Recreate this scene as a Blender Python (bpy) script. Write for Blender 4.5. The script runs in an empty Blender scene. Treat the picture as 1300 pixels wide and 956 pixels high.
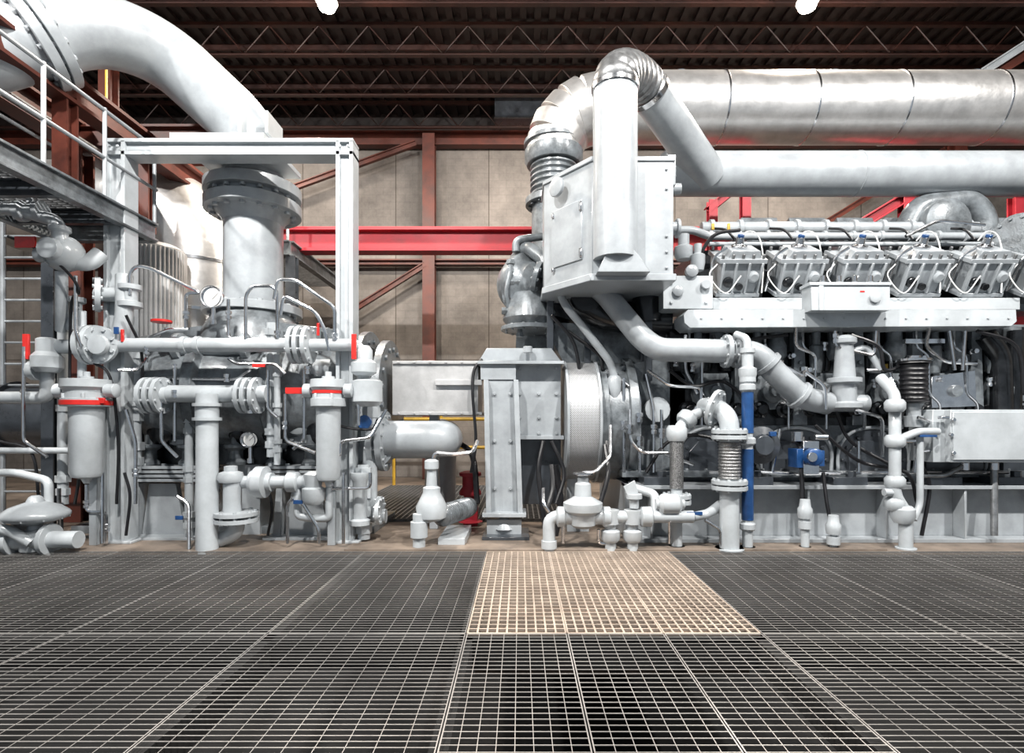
import bpy, math, random, bmesh
from mathutils import Vector, Matrix
random.seed(7)
sc = bpy.context.scene
try:
    sc.view_settings.view_transform='Standard'
    sc.view_settings.look='None'
except Exception: pass
F=700.0; CX=660.0; HY=535.0; CZ=1.62; CY=-7.0
def k(y): return (y-CY)/F              # metres per image pixel at assumed depth y
def w(a,b,y=0.0):  # image pixel (a,b) back-projected to world at assumed depth y
    s=k(y); return Vector(((a-CX)*s, y, CZ+(HY-b)*s))
# ---------------------------------------------------------------- materials
def nt(name):
    m=bpy.data.materials.new(name); m.use_nodes=True
    n=m.node_tree.nodes; return m,n,m.node_tree.links,n['Principled BSDF']
def pbr(name,col,rough=.4,metal=0.,var=.12,scale=3.,bump=.0,bscale=60.,coat=0.,dark=None,rvar=.1):
    m,n,l,p=nt(name)
    tc=n.new('ShaderNodeTexCoord'); nz=n.new('ShaderNodeTexNoise'); nz.inputs['Scale'].default_value=scale
    nz.inputs['Detail'].default_value=6; nz.inputs['Roughness'].default_value=.65
    l.new(tc.outputs['Object'],nz.inputs['Vector'])
    r=n.new('ShaderNodeValToRGB'); r.color_ramp.elements[0].position=.35; r.color_ramp.elements[1].position=.62
    d=dark or tuple(c*(1-var*2) for c in col)
    r.color_ramp.elements[0].color=(*d,1); r.color_ramp.elements[1].color=(*col,1)
    l.new(nz.outputs['Fac'],r.inputs['Fac']); l.new(r.outputs['Color'],p.inputs['Base Color'])
    mr=n.new('ShaderNodeMapRange'); mr.inputs['To Min'].default_value=max(.03,rough-rvar); mr.inputs['To Max'].default_value=rough+rvar
    l.new(nz.outputs['Fac'],mr.inputs['Value']); l.new(mr.outputs['Result'],p.inputs['Roughness'])
    p.inputs['Metallic'].default_value=metal
    p.inputs['Coat Weight'].default_value=coat; p.inputs['Coat Roughness'].default_value=.15
    if bump:
        b=n.new('ShaderNodeBump'); b.inputs['Strength'].default_value=bump; b.inputs['Distance'].default_value=.01
        n2=n.new('ShaderNodeTexNoise'); n2.inputs['Scale'].default_value=bscale; n2.inputs['Detail'].default_value=4
        l.new(tc.outputs['Object'],n2.inputs['Vector']); l.new(n2.outputs['Fac'],b.inputs['Height']); l.new(b.outputs['Normal'],p.inputs['Normal'])
    return m
M={}
M['paint']=pbr('grey_enamel',(.33,.355,.375),.34,0,.12,2.5,.05,25,coat=.35)
M['paintw']=pbr('pale_enamel',(.43,.46,.48),.34,0,.10,2.5,.05,25,coat=.35)
M['paintd']=pbr('dark_grey_enamel',(.055,.063,.074),.30,.1,.2,4,.08,30,coat=.4)
M['cast']=pbr('cast_grey_paint',(.175,.195,.21),.34,.15,.30,5,.25,40,coat=.3)
M['engined']=pbr('engine_metal_and_gap_shade',(.018,.020,.023),.22,.4,.3,6,.3,50,coat=.3)  # near-black engine metal, also used as painted shade between the heads
M['steel']=pbr('stainless_steel',(.70,.71,.73),.20,1.,.08,8,.03,80)
M['alu']=pbr('aluminium_cladding',(.66,.65,.64),.34,.8,.12,3,.25,14)
M['brush']=pbr('brushed_guard_sheet',(.50,.50,.50),.42,.45,.14,2,.1,40)
M['zinc']=pbr('galvanised_steel',(.26,.265,.27),.36,.7,.2,12,.1,60)
M['black']=pbr('black_rubber',(.007,.007,.009),.4,0,.2,8)
M['red']=pbr('red_steel_paint',(.32,.009,.020),.55,0,.14,3)
M['redl']=pbr('red_handle_plastic',(.60,.02,.015),.35,0,.1,9,coat=.3)
M['rust']=pbr('red_oxide_primer',(.10,.020,.010),.55,0,.28,2,.1)
M['ceil']=pbr('dark_oxide_primer',(.015,.009,.008),.55,0,.25,2)
M['truss']=pbr('dark_red_truss_primer',(.038,.012,.008),.5,0,.25,2)
M['blue']=pbr('blue_paint',(.012,.06,.19),.35,0,.15,9,coat=.3)
M['yellow']=pbr('yellow_paint',(.50,.31,.03),.45,0,.15,5)
M['white']=pbr('white_dial',(.75,.75,.73),.4,0,.03,5)
M['braid']=pbr('braided_hose_steel',(.38,.38,.38),.35,.8,.45,90,.6,140)
M['pit']=pbr('pit_shade_black',(.0015,.0013,.0012),.95,0,.1,2)  # near-black colour stands in for the darkness under the grating
M['cable']=pbr('galvanised_conduit',(.3,.31,.32),.35,.7,.2,10)
M['gdark']=pbr('worn_grating_steel',(.46,.44,.42),.36,.6,.15,1.2)
M['glight']=pbr('bright_grating_steel',(.56,.46,.38),.40,.4,.15,3,.1,60)
M['tanpan']=pbr('tan_trench_cover',(.14,.09,.058),.6,0,.45,4,.2,30)
def m_wall():
    m,n,l,p=nt('grey_tan_masonry'); tc=n.new('ShaderNodeTexCoord')
    sp=n.new('ShaderNodeSeparateXYZ'); cb=n.new('ShaderNodeCombineXYZ'); l.new(tc.outputs['Object'],sp.inputs[0])
    ad=n.new('ShaderNodeMath'); l.new(sp.outputs['X'],ad.inputs[0]); l.new(sp.outputs['Y'],ad.inputs[1])
    l.new(ad.outputs[0],cb.inputs['X']); l.new(sp.outputs['Z'],cb.inputs['Y'])
    b=n.new('ShaderNodeTexBrick'); b.offset=0; b.inputs['Scale'].default_value=1
    b.inputs['Brick Width'].default_value=2.7; b.inputs['Row Height'].default_value=3.4; b.inputs['Mortar Size'].default_value=.016
    b.inputs['Color1'].default_value=(.158,.142,.128,1); b.inputs['Color2'].default_value=(.142,.128,.116,1); b.inputs['Mortar'].default_value=(.06,.05,.042,1)
    l.new(cb.outputs[0],b.inputs['Vector'])
    b2=n.new('ShaderNodeTexBrick'); b2.inputs['Scale'].default_value=1; b2.inputs['Brick Width'].default_value=.42; b2.inputs['Row Height'].default_value=.21; b2.inputs['Mortar Size'].default_value=.008
    b2.inputs['Color1'].default_value=(1,1,1,1); b2.inputs['Color2'].default_value=(.93,.93,.93,1); b2.inputs['Mortar'].default_value=(.84,.84,.84,1)
    l.new(cb.outputs[0],b2.inputs['Vector'])
    nz=n.new('ShaderNodeTexNoise'); nz.inputs['Scale'].default_value=.7; nz.inputs['Detail'].default_value=10; nz.inputs['Roughness'].default_value=.72; l.new(tc.outputs['Object'],nz.inputs['Vector'])
    mr=n.new('ShaderNodeMapRange'); mr.inputs['From Min'].default_value=.25; mr.inputs['From Max'].default_value=.75; mr.inputs['To Min'].default_value=.35; mr.inputs['To Max'].default_value=1.55; l.new(nz.outputs['Fac'],mr.inputs['Value'])
    m1=n.new('ShaderNodeMix'); m1.data_type='RGBA'; m1.blend_type='MULTIPLY'; m1.inputs[0].default_value=1
    l.new(b.outputs['Color'],m1.inputs[6]); l.new(b2.outputs['Color'],m1.inputs[7])
    vm=n.new('ShaderNodeVectorMath'); vm.operation='SCALE'; l.new(m1.outputs[2],vm.inputs[0]); l.new(mr.outputs['Result'],vm.inputs['Scale'])
    l.new(vm.outputs[0],p.inputs['Base Color']); p.inputs['Roughness'].default_value=.75
    return m
M['wall']=m_wall()
M['floor']=pbr('tan_concrete_floor',(.22,.175,.14),.5,0,.3,1.6,.15,30)
def m_perf():
    m,n,l,p=nt('perforated_sheet'); tc=n.new('ShaderNodeTexCoord'); sp=n.new('ShaderNodeSeparateXYZ'); l.new(tc.outputs['Object'],sp.inputs[0])
    def mt(op,a,b=None):
        q=n.new('ShaderNodeMath'); q.operation=op
        for i,v in enumerate((a,b)):
            if v is None: continue
            if isinstance(v,(int,float)): q.inputs[i].default_value=v
            else: l.new(v,q.inputs[i])
        return q.outputs[0]
    dy=mt('SUBTRACT',sp.outputs['Y'],1.35); dz=mt('SUBTRACT',sp.outputs['Z'],CZ)
    th=mt('ARCTAN2',dy,dz)
    a=mt('SINE',mt('MULTIPLY',sp.outputs['X'],230)); b=mt('SINE',mt('MULTIPLY',th,190))
    g=mt('GREATER_THAN',mt('MULTIPLY',a,b),.4)
    mx=n.new('ShaderNodeMix'); mx.data_type='RGBA'; l.new(g,mx.inputs[0]); mx.inputs[6].default_value=(.40,.41,.42,1); mx.inputs[7].default_value=(.05,.05,.05,1)
    l.new(mx.outputs[2],p.inputs['Base Color']); p.inputs['Metallic'].default_value=.3; p.inputs['Roughness'].default_value=.42
    return m
M['perf']=m_perf()
def m_emit(name,c,s):
    m,n,l,p=nt(name); p.inputs['Emission Color'].default_value=(*c,1); p.inputs['Emission Strength'].default_value=s; p.inputs['Base Color'].default_value=(*c,1); return m
M['glow']=m_emit('lamp_glow',(1,.90,.74),60)
# ---------------------------------------------------------------- mesh builder
def basis(ax):
    ax=ax.normalized(); u=Vector((0,0,1)) if abs(ax.z)<.9 else Vector((1,0,0))
    a=ax.cross(u).normalized(); b=ax.cross(a).normalized(); return a,b
AX={'x':Vector((1,0,0)),'y':Vector((0,1,0)),'z':Vector((0,0,1)),'-x':Vector((-1,0,0)),'-y':Vector((0,-1,0)),'-z':Vector((0,0,-1))}
def av(a): return AX[a] if isinstance(a,str) else Vector(a).normalized()
class B:
    def __init__(s,mat): s.v=[];s.f=[];s.mat=mat
    def add(s,vs,fs):
        o=len(s.v); s.v+= [tuple(x) for x in vs]; s.f+=[tuple(i+o for i in f) for f in fs]
    def boxw(s,a,b):
        x0,x1=sorted((a[0],b[0]));y0,y1=sorted((a[1],b[1]));z0,z1=sorted((a[2],b[2]))
        s.add([(x0,y0,z0),(x1,y0,z0),(x1,y1,z0),(x0,y1,z0),(x0,y0,z1),(x1,y0,z1),(x1,y1,z1),(x0,y1,z1)],
              [(0,3,2,1),(4,5,6,7),(0,1,5,4),(1,2,6,5),(2,3,7,6),(3,0,4,7)])
    def bx(s,x0,y0,x1,y1,ya,yb):      # front face in image pixels, back-projected to depth ya, thickness to yb
        a=w(x0,y0,ya); b=w(x1,y1,ya); s.boxw((a.x,ya,a.z),(b.x,yb,b.z))
    def bf(s,x0,y0,x1,ya,yb,z=0):     # same, standing on floor
        a=w(x0,y0,ya); b=w(x1,y0,ya); s.boxw((a.x,ya,a.z),(b.x,yb,z))
    def ob(s,c,size,rot,top=1.):      # oriented box, optional taper
        h=[Vector((i*size[0]/2*(top if l>0 else 1),j*size[1]/2,l*size[2]/2)) for l in(-1,1) for i,j in((-1,-1),(1,-1),(1,1),(-1,1))]
        s.add([Vector(c)+rot@q for q in h],[(0,3,2,1),(4,5,6,7),(0,1,5,4),(1,2,6,5),(2,3,7,6),(3,0,4,7)])
    def prism(s,poly,ya,yb,dy=None):
        P=[w(a,b,ya) for a,b in poly]; n=len(P)
        s.add(P+[Vector((p.x,yb,p.z)) for p in P],[tuple(range(n)),tuple(range(2*n-1,n-1,-1))]+[(i,i+n,(i+1)%n+n,(i+1)%n) for i in range(n)])
    def plan(s,poly,z0,z1):
        n=len(poly)
        s.add([(a,b,z0) for a,b in poly]+[(a,b,z1) for a,b in poly],[tuple(range(n-1,-1,-1)),tuple(range(n,2*n))]+[(i,(i+1)%n,(i+1)%n+n,i+n) for i in range(n)])
    def lw(s,c,ax,prof,seg=24):
        ax=av(ax); a,b=basis(ax); c=Vector(c); vs=[];fs=[]
        for t,r in prof:
            r=max(r,1e-4)
            for i in range(seg):
                th=2*math.pi*i/seg; vs.append(c+ax*t+a*(r*math.cos(th))+b*(r*math.sin(th)))
        m=len(prof)
        for j in range(m-1):
            for i in range(seg):
                i2=(i+1)%seg; fs.append((j*seg+i,j*seg+i2,(j+1)*seg+i2,(j+1)*seg+i))
        fs.append(tuple(range(seg-1,-1,-1))); fs.append(tuple((m-1)*seg+i for i in range(seg)))
        s.add(vs,fs)
    def L(s,p,ax,prof,seg=24):
        q=k(p[2] if len(p)>2 else 0); s.lw(w(*p),ax,[(t*q,r*q) for t,r in prof],seg)
    def sp(s,p,r,seg=18):
        pr=[(-r*math.cos(math.pi*i/10),r*math.sin(math.pi*i/10)) for i in range(11)]; s.L(p,'z',pr,seg)
    def fl(s,p,ax,r,t=5,n=8,seg=24,br=None):
        q=k(p[2]); c=w(*p); axv=av(ax)
        s.L(p,ax,[(-t/2,r*.3),(-t/2,r),(t/2,r),(t/2,r*.3)],seg)
        a,b=basis(axv); br=br or max(1.1,r*.09)
        for i in range(n):
            th=2*math.pi*(i+.5)/n; o=c+(a*math.cos(th)+b*math.sin(th))*r*.84*q
            s.lw(o-axv*(t/2+br*.9)*q,axv,[(0,br*q),((t+br*1.8)*q,br*q)],6)
    def path(s,P,r,seg=12,rf=None):
        n=len(P); t=[]
        for i in range(n):
            d=(P[min(i+1,n-1)]-P[max(i-1,0)])
            t.append(d.normalized() if d.length>1e-7 else Vector((0,0,1)))
        a,b=basis(t[0]); vs=[];fs=[]
        for i in range(n):
            if i: 
                a=(a-t[i]*a.dot(t[i])).normalized(); b=t[i].cross(a)
            else: b=t[0].cross(a)
            rr=r if rf is None else r*rf(i)
            for j in range(seg):
                th=2*math.pi*j/seg; vs.append(P[i]+a*(rr*math.cos(th))+b*(rr*math.sin(th)))
        for i in range(n-1):
            for j in range(seg):
                j2=(j+1)%seg; fs.append((i*seg+j,i*seg+j2,(i+1)*seg+j2,(i+1)*seg+j))
        fs.append(tuple(range(seg-1,-1,-1))); fs.append(tuple((n-1)*seg+i for i in range(seg)))
        s.add(vs,fs)
    def T(s,pts,r,bend=None,seg=12,nb=6):
        P=[w(*p) for p in pts]; q=k(pts[0][2] if len(pts[0])>2 else 0)
        bd=(bend if bend is not None else r*1.8)*q; s.Tw(P,r*q,bd,seg,nb)
    def Tw(s,P,r,bd,seg=12,nb=6):
        P=[Vector(p) for p in P]; out=[P[0]]
        for i in range(1,len(P)-1):
            d1=P[i-1]-P[i]; d2=P[i+1]-P[i]
            e=min(bd,d1.length*.48,d2.length*.48); A=P[i]+d1.normalized()*e; C=P[i]+d2.normalized()*e
            for j in range(nb+1):
                u=j/nb; out.append(A*(1-u)**2+P[i]*2*u*(1-u)+C*u*u)
        out.append(P[-1]); s.path(out,r,seg)
    def H(s,pts,r,seg=8,n=8,rf=None):
        P=[w(*p) for p in pts]; q=k(pts[0][2] if len(pts[0])>2 else 0)
        P=[P[0]*2-P[1]]+P+[P[-1]*2-P[-2]]; out=[]
        for i in range(1,len(P)-2):
            for j in range(n):
                u=j/n; a,b,c,d=P[i-1],P[i],P[i+1],P[i+2]
                out.append(.5*((2*b)+(c-a)*u+(2*a-5*b+4*c-d)*u*u+(3*b-a-3*c+d)*u**3))
        out.append(P[-2]); s.path(out,r*q,seg,rf)
    def ibeam(s,p0,p1,wd,ht,tf=None,up=(0,0,1)):
        p0=Vector(p0);p1=Vector(p1); d=p1-p0; L=d.length; d.normalize(); up=Vector(up)
        if abs(d.dot(up))>.95: up=Vector((0,1,0))
        sd=d.cross(up).normalized(); up=sd.cross(d).normalized(); tf=tf or ht*.09
        R=Matrix((d,sd,up)).transposed(); c=(p0+p1)/2
        s.ob(c+up*(ht/2-tf/2),(L,wd,tf),R); s.ob(c-up*(ht/2-tf/2),(L,wd,tf),R); s.ob(c,(L,tf*.8,ht-2*tf),R)
    def bolts(s,pts,ax,r):
        for p in pts:
            s.L(p,ax,[(0,r),(r*1.2,r)],6)
    def union(s,p,ax,r):   # hex union fitting
        s.L(p,ax,[(-r*1.6,r),(-r*.5,r),(-r*.5,r*.75),(r*.5,r*.75),(r*.5,r*1.1),(r*1.6,r*1.1)],6)
class G:
    def __init__(s,name,loc=None): s.name=name; s.p={}; s.loc=loc
    def __call__(s,part,mat=None):
        if part not in s.p: s.p[part]=B(mat)
        return s.p[part]
    def done(s,bevel=.004,flat=False):
        parts=[(n,b) for n,b in s.p.items() if b.v]
        allv=[v for n,b in parts for v in b.v]
        mn=[min(v[i] for v in allv) for i in range(3)]; mx=[max(v[i] for v in allv) for i in range(3)]
        loc=Vector(((mn[0]+mx[0])/2,(mn[1]+mx[1])/2,mn[2]))
        single=len(parts)==1
        e=None
        if not single:
            e=bpy.data.objects.new(s.name,None); e.empty_display_size=.2; e.location=loc; sc.collection.objects.link(e)
        for n,b in parts:
            me=bpy.data.meshes.new(n); me.from_pydata(b.v,[],b.f); me.update()
            me.materials.append(M[b.mat])
            bm=bmesh.new(); bm.from_mesh(me); bmesh.ops.recalc_face_normals(bm,faces=bm.faces); bm.to_mesh(me); bm.free()
            me.polygons.foreach_set('use_smooth',[True]*len(me.polygons)); me.set_sharp_from_angle(angle=math.radians(38))
            o=bpy.data.objects.new(s.name if single else n,me); sc.collection.objects.link(o)
            if e is not None:
                o.parent=e; o.matrix_parent_inverse=Matrix.Translation(-loc)
            if bevel:
                md=o.modifiers.new('bevel','BEVEL'); md.width=bevel; md.segments=1; md.limit_method='ANGLE'; md.angle_limit=math.radians(50); md.harden_normals=False
        return e
# ================================================================ ROOM
ZC=10.5
g=G('floor'); b=g('slab','floor'); b.boxw((-16,-.12,-1.2),(16,9,0)); g.done(0)
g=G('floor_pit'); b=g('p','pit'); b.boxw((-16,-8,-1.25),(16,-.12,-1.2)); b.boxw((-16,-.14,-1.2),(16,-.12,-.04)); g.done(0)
g=G('wall_back'); b=g('p','wall'); b.boxw((-16,9,0),(16,9.3,ZC)); g.done(0)
g=G('wall_left'); b=g('p','wall'); b.boxw((-16.3,-8,0),(-16,9,ZC)); g.done(0)
g=G('wall_right'); b=g('p','wall'); b.boxw((16,-8,0),(16.3,9,ZC)); g.done(0)
g=G('ceiling'); b=g('deck','ceil'); b.boxw((-16,-8,ZC),(16,9.3,ZC+.1))
b=g('deck_ribs','ceil')
x=-16
while x<16: b.boxw((x,-1,ZC-.07),(x+.14,9,ZC)); x+=.32
g.done(0)
for yy in (2.2,3.7,5.2,6.7,8.2):
    g=G('roof_joist'); b=g('chords','truss')
    zt=ZC-.07; zb=ZC-.75
    b.boxw((-16,yy-.05,zt-.07),(16,yy+.05,zt)); b.boxw((-16,yy-.05,zb-.05),(16,yy+.05,zb))
    c=g('web','truss'); x=-16; up=False
    while x<15.9:
        c.Tw([(x,yy,zb if not up else zt-.05),(x+.55,yy,zt-.05 if not up else zb)],.016,0,6); x+=.55; up=not up
    g.done(0)
g=G('roof_purlins'); b=g('p','truss')
for yy in (4.45,5.9,7.4): b.boxw((-16,yy-.03,ZC-.2),(16,yy+.03,ZC-.07))
g.done(0)
g=G('roof_air_handler'); b=g('case','paintd'); a=w(628,66,8); c=w(726,150,8); b.boxw((a.x,8,c.z),(c.x,8.9,a.z)); b=g('trim_bands','zinc')
for t in (0,.5,1): 
    zz=c.z+(a.z-c.z)*t; b.boxw((a.x-.01,7.97,zz-.015),(c.x+.01,8.0,zz+.015))
g.done(0)
g=G('steel_wall_frame'); b=g('columns','rust')
for px in (545,-60,1215):
    p=w(px,0,8.6); b.ibeam((p.x,8.6,0),(p.x,8.6,9.7),.34,.32,.05)
b=g('girts','rust')
for py,h in ((176,.40),(333,.16)):
    z=w(0,py,8.7).z; b.ibeam((-16,8.75,z),(16,8.75,z),.25,h,.04)
b=g('braces','rust')
for a,c in (((340,250),(528,182)),((430,405),(540,336)),((1020,300),(1200,190)),((160,330),(340,400))):
    b.ibeam(w(a[0],a[1],8.5),w(c[0],c[1],8.5),.12,.16,.03)
g.done(0)
g=G('upper_wall_cladding'); b=g('p','ceil'); b.boxw((-16,8.93,w(0,172,9).z),(16,8.99,ZC)); g.done(0)
g=G('red_beam_frame'); b=g('beam','red')
a=w(215,306,5); c=w(950,306,5); b.ibeam((a.x,5,a.z),(c.x,5,c.z),.34,.52,.07)
zb=a.z-.26
for px in (262,800): p=w(px,0,5); b.ibeam((p.x,5,0),(p.x,5,zb),.3,.3,.04)
g.done()
g=G('red_pipe_rack'); b=g('posts','red')
for px,t in ((904,255),(946,222)):
    p=w(px,t,3.2); b.ibeam((p.x,3.2,0),(p.x,3.2,p.z),.16,.16,.025)
b.ibeam(w(898,268,3.2),w(952,224,3.2),.16,.14,.025)
b.ibeam(w(1068,300,3.6),w(1160,244,3.6),.2,.2,.03); b.ibeam(w(1060,292,3.6),w(1300,292,3.6),.2,.2,.03)
for px in (1150,1290): p=w(px,0,3.6); b.ibeam((p.x,3.6,0),(p.x,3.6,w(0,250,3.6).z),.2,.2,.03)
b=g('upper_beam','rust'); b.ibeam(w(1225,115,4.5),w(1420,-10,4.5),.2,.3,.03)
b=g('cap','paint'); b.ibeam(w(1238,98,4.3),w(1420,-20,4.3),.1,.16,.03)
g.done()
for px in (415,1025):
    p=w(px,3,3.0)
    g=G('added_key_lamp'); b=g('reflector','zinc'); b.lw(p,'z',[(0,.20),(.18,.16),(.3,.09),(.42,.08)],24)
    b=g('stem','zinc'); b.lw(p,'z',[(.42,.02),(ZC-.07-p.z,.02)],8)
    b=g('bulb','glow'); b.lw(p,'z',[(-.16,.04),(-.11,.14),(-.01,.18)],20)
    g.done(0)
def area(name,loc,tgt,size,pw,col=(1,.96,.9)):
    l=bpy.data.lights.new(name,'AREA'); l.shape='DISK'; l.size=size; l.energy=pw; l.color=col
    o=bpy.data.objects.new(name,l); o.location=loc; o.rotation_euler=(Vector(tgt)-Vector(loc)).to_track_quat('-Z','Y').to_euler(); sc.collection.objects.link(o); return o
def point(name,loc,pw,r=.1,col=(1,.80,.62)):
    l=bpy.data.lights.new(name,'POINT'); l.energy=pw; l.shadow_soft_size=r; l.color=col
    o=bpy.data.objects.new(name,l); o.location=loc; sc.collection.objects.link(o)
for px in (415,1025):
    p=w(px,3,3.0); area('added_key_light',(p.x,3,p.z-.2),(p.x,3,0),.4,800,(1,.9,.78)); point('lamp_spill',(p.x,2.6,p.z-.25),190)
for xx in (-9,-3,3,9):  # added lamps behind the camera, unseen, to light the machine fronts
    yy=-5.2; zz=9.6
    g=G('added_key_lamp'); b=g('reflector','zinc'); b.lw((xx,yy,zz),'z',[(0,.36),(.18,.3),(.3,.09),(.42,.08)],24)
    b=g('stem','zinc'); b.lw((xx,yy,zz),'z',[(.42,.02),(ZC-zz,.02)],8); g.done(0)
    area('added_key_light',(xx,yy,zz-.05),(xx*.9,.6,0),.40,1650,(1,.97,.93))
for xx in (-7,0,7): area('rear_wall_light',(xx,6.2,9.3),(xx,8.6,2),.6,270,(1,.88,.76))  # area lights aimed at the back wall, no fixtures modelled
wd=bpy.data.worlds.new('World'); sc.world=wd; wd.use_nodes=True
wd.node_tree.nodes['Background'].inputs[0].default_value=(.78,.89,1,1); wd.node_tree.nodes['Background'].inputs[1].default_value=.40
# ================================================================ GRATING
def grate(x0,x1,y0,y1,mat,sx,sy,nm='floor_grating',th=.006,tx=None,dp=.022,te=.010):
    g=G(nm); b=g('bearing_bars',mat); n=max(1,round((y1-y0)/sy)); tx=tx or th
    for i in range(n+1):
        y=y0+(y1-y0)*i/n; t=te if i in(0,n) else th/2
        b.boxw((x0,y-t,-dp),(x1,y+t,-.002))
    b=g('cross_bars',mat); n=max(1,round((x1-x0)/sx))
    for i in range(n+1):
        x=x0+(x1-x0)*i/n; t=te*.6 if i in (0,n) else tx/2
        b.boxw((x-t,y0,-dp*.5),(x+t,y1,-.001))
    g.done(0)
for (ya,yb) in [(-2.77,-.125),(-5.2,-2.79)]:
    xs=[-8.0,-6.5,-5.0,-3.47,-1.93,-.41]
    for a,c in zip(xs,xs[1:]): grate(a+.008,c-.008,ya,yb,'gdark',.15,.052,th=.0055,tx=.0032,dp=.006,te=.005)
    xs=[1.85,3.36,4.87,6.4,8.0]
    for a,c in zip(xs,xs[1:]): grate(a+.008,c-.008,ya,yb,'gdark',.15,.052,th=.0055,tx=.0032,dp=.006,te=.005)
xs=[-.41,.36,1.1,1.85]
for a,c in zip(xs,xs[1:]):
    grate(a+.008,c-.008,-2.77,-.125,'glight',.075,.09,th=.015)
    grate(a+.008,c-.008,-5.2,-2.79,'gdark',.10,.06,th=.006,tx=.004,dp=.006,te=.006)
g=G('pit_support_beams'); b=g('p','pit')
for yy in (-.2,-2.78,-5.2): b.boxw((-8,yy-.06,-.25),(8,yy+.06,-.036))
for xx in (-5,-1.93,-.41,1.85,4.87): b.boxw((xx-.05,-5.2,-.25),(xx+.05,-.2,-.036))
g.done(0)
g=G('trench_cover'); b=g('p','tanpan'); b.boxw((-.35,-2.7,-.36),(1.79,-.14,-.30)); g.done(0)
g=G('floor_grating_walkway'); b=g('bars','zinc')
x=-3.2
while x<1.2: b.boxw((x,1.9,0.02),(x+.02,6.6,.05)); x+=.09
y=1.9
while y<6.6: b.boxw((-3.2,y,0.0),(1.2,y+.02,.052)); y+=.11
g.done(0)
# ================================================================ CATWALK (left)
g=G('catwalk'); z=4.35; YE=1.0
b=g('edge_channels','cast')
for xx in (-5.3,-6.7): b.ibeam((xx,-2.6,z),(xx,YE,z),.12,.26,.03)
b.ibeam((-6.7,YE,z),(-5.3,YE,z),.12,.26,.03)
yy=-2.4
c=g('cross_members','paintd')
while yy<YE: c.ibeam((-6.7,yy,z-.02),(-5.3,yy,z-.02),.08,.2,.02); yy+=.9
c=g('deck','zinc'); yy=-2.6
while yy<YE: c.boxw((-6.64,yy,z+.1),(-5.35,yy+.012,z+.15)); yy+=.07
xx=-6.6
while xx<-5.35: c.boxw((xx,-2.6,z+.11),(xx+.01,YE,z+.14)); xx+=.14
r=g('handrail','paint')
for xx in (-5.27,-6.7):
    for yy in (-2.0,-.9,.0,.95): r.lw((xx,yy,z+.1),'z',[(0,.025),(1.15,.025)],10)
    for h in (.62,1.22): r.Tw([(xx,-2.6,z+h),(xx,YE,z+h)],.024,0,10)
p=g('posts','paintd')
for yy in (-1.6,.9): p.ibeam((-6.7,yy,0),(-6.7,yy,z-.13),.18,.18,.02)
g.done()
g=G('upper_service_platform'); b=g('frame','cast'); b.ibeam((-8.2,4.4,5.2),(-4.75,4.4,5.2),.15,.3,.03); b.ibeam((-4.75,4.4,5.2),(-4.75,8,5.2),.15,.3,.03)
r=g('rail','paint')
for xx in (-8,-7.2,-6.4,-5.6,-4.8): r.lw((xx,4.4,5.35),'z',[(0,.03),(1.2,.03)],8)
for h in (.6,1.2): r.Tw([(-8.2,4.4,5.35+h),(-4.75,4.4,5.35+h)],.03,0,8)
l=g('legs','paintd')
for xx in (-8.1,-4.75): l.ibeam((xx,4.5,0),(xx,4.5,5.05),.2,.2,.02)
d=g('deck','zinc'); yy=4.4
while yy<8: d.boxw((-8.2,yy,5.3),(-4.75,yy+.03,5.36)); yy+=.1
g.done(0)
g=G('red_steel_gantry'); b=g('beams','rust')
b.ibeam((-7.2,-3,6.25),(-7.2,9,6.25),.3,.45,.05); b.ibeam((-6.1,-1,6.1),(-6.1,9,6.1),.25,.4,.05)
b.ibeam((-7.2,2,6.25),(-4.9,2,6.25),.2,.35,.04); b.ibeam((-8.4,4.2,7.0),(-4.9,4.2,7.0),.2,.3,.04)
b=g('posts','rust')
for yy in (2.0,8.8): b.ibeam((-7.2,yy,0),(-7.2,yy,6),.3,.3,.04)
b.ibeam((-8.35,4.2,0),(-8.35,4.2,10.4),.25,.25,.04)
for yy in (.4,2,5): b.ibeam((-6.1,yy,4.7),(-6.1,yy,6),.2,.2,.03)
b=g('hangers','yellow'); b.Tw([(-7.2,2.6,6.4),(-7.2,2.6,8.2)],.02,0,8)
b=g('conduits','zinc'); b.Tw([(-6.7,-3,5.9),(-6.7,9,5.9)],.05,0,8); b.Tw([(-6.9,-3,6.0),(-6.9,9,6.0)],.05,0,8)
g.done(0)
g=G('access_ladder'); b=g('rails','paint')
for px in (4,72): b.Tw([w(px,282,1.4),Vector((w(px,282,1.4).x,1.4,0))],.035,0,8)
for py in range(300,640,27): b.Tw([w(4,py,1.4),w(72,py,1.4)],.018,0,6)
g.done(0)
# ================================================================ BIG INLET PIPE + VESSELS
g=G('gas_inlet_pipe'); b=g('pipe','paint')
b.T([(322,245,1.5),(322,172,1.5),(208,66,1.0),(118,32,.3),(-120,90,-.7)],36,80,32,14)
b.T([(322,272,1.5),(322,392,1.5)],35,0,32)
f=g('flanges','paint')
f.fl((322,245,1.5),'z',57,13,16,36,3.6); f.fl((322,266,1.5),'z',57,13,16,36,3.6); f.fl((322,396,1.5),'z',58,10,16,36,3.4)
f.L((322,258,1.5),'z',[(-28,35),(-22,38),(-14,46),(18,46),(30,36)],32)
d=(w(118,32,.3)-w(-120,90,-.7)).normalized(); 
c=w(50,50,.02)
for o in (-.075,.075):
    cc=c+d*o; px=CX+cc.x/k(cc.y); py=HY-(cc.z-CZ)/k(cc.y); f.fl((px,py,cc.y),d,58,12,16,36,4)
g.done(.006)
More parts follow.
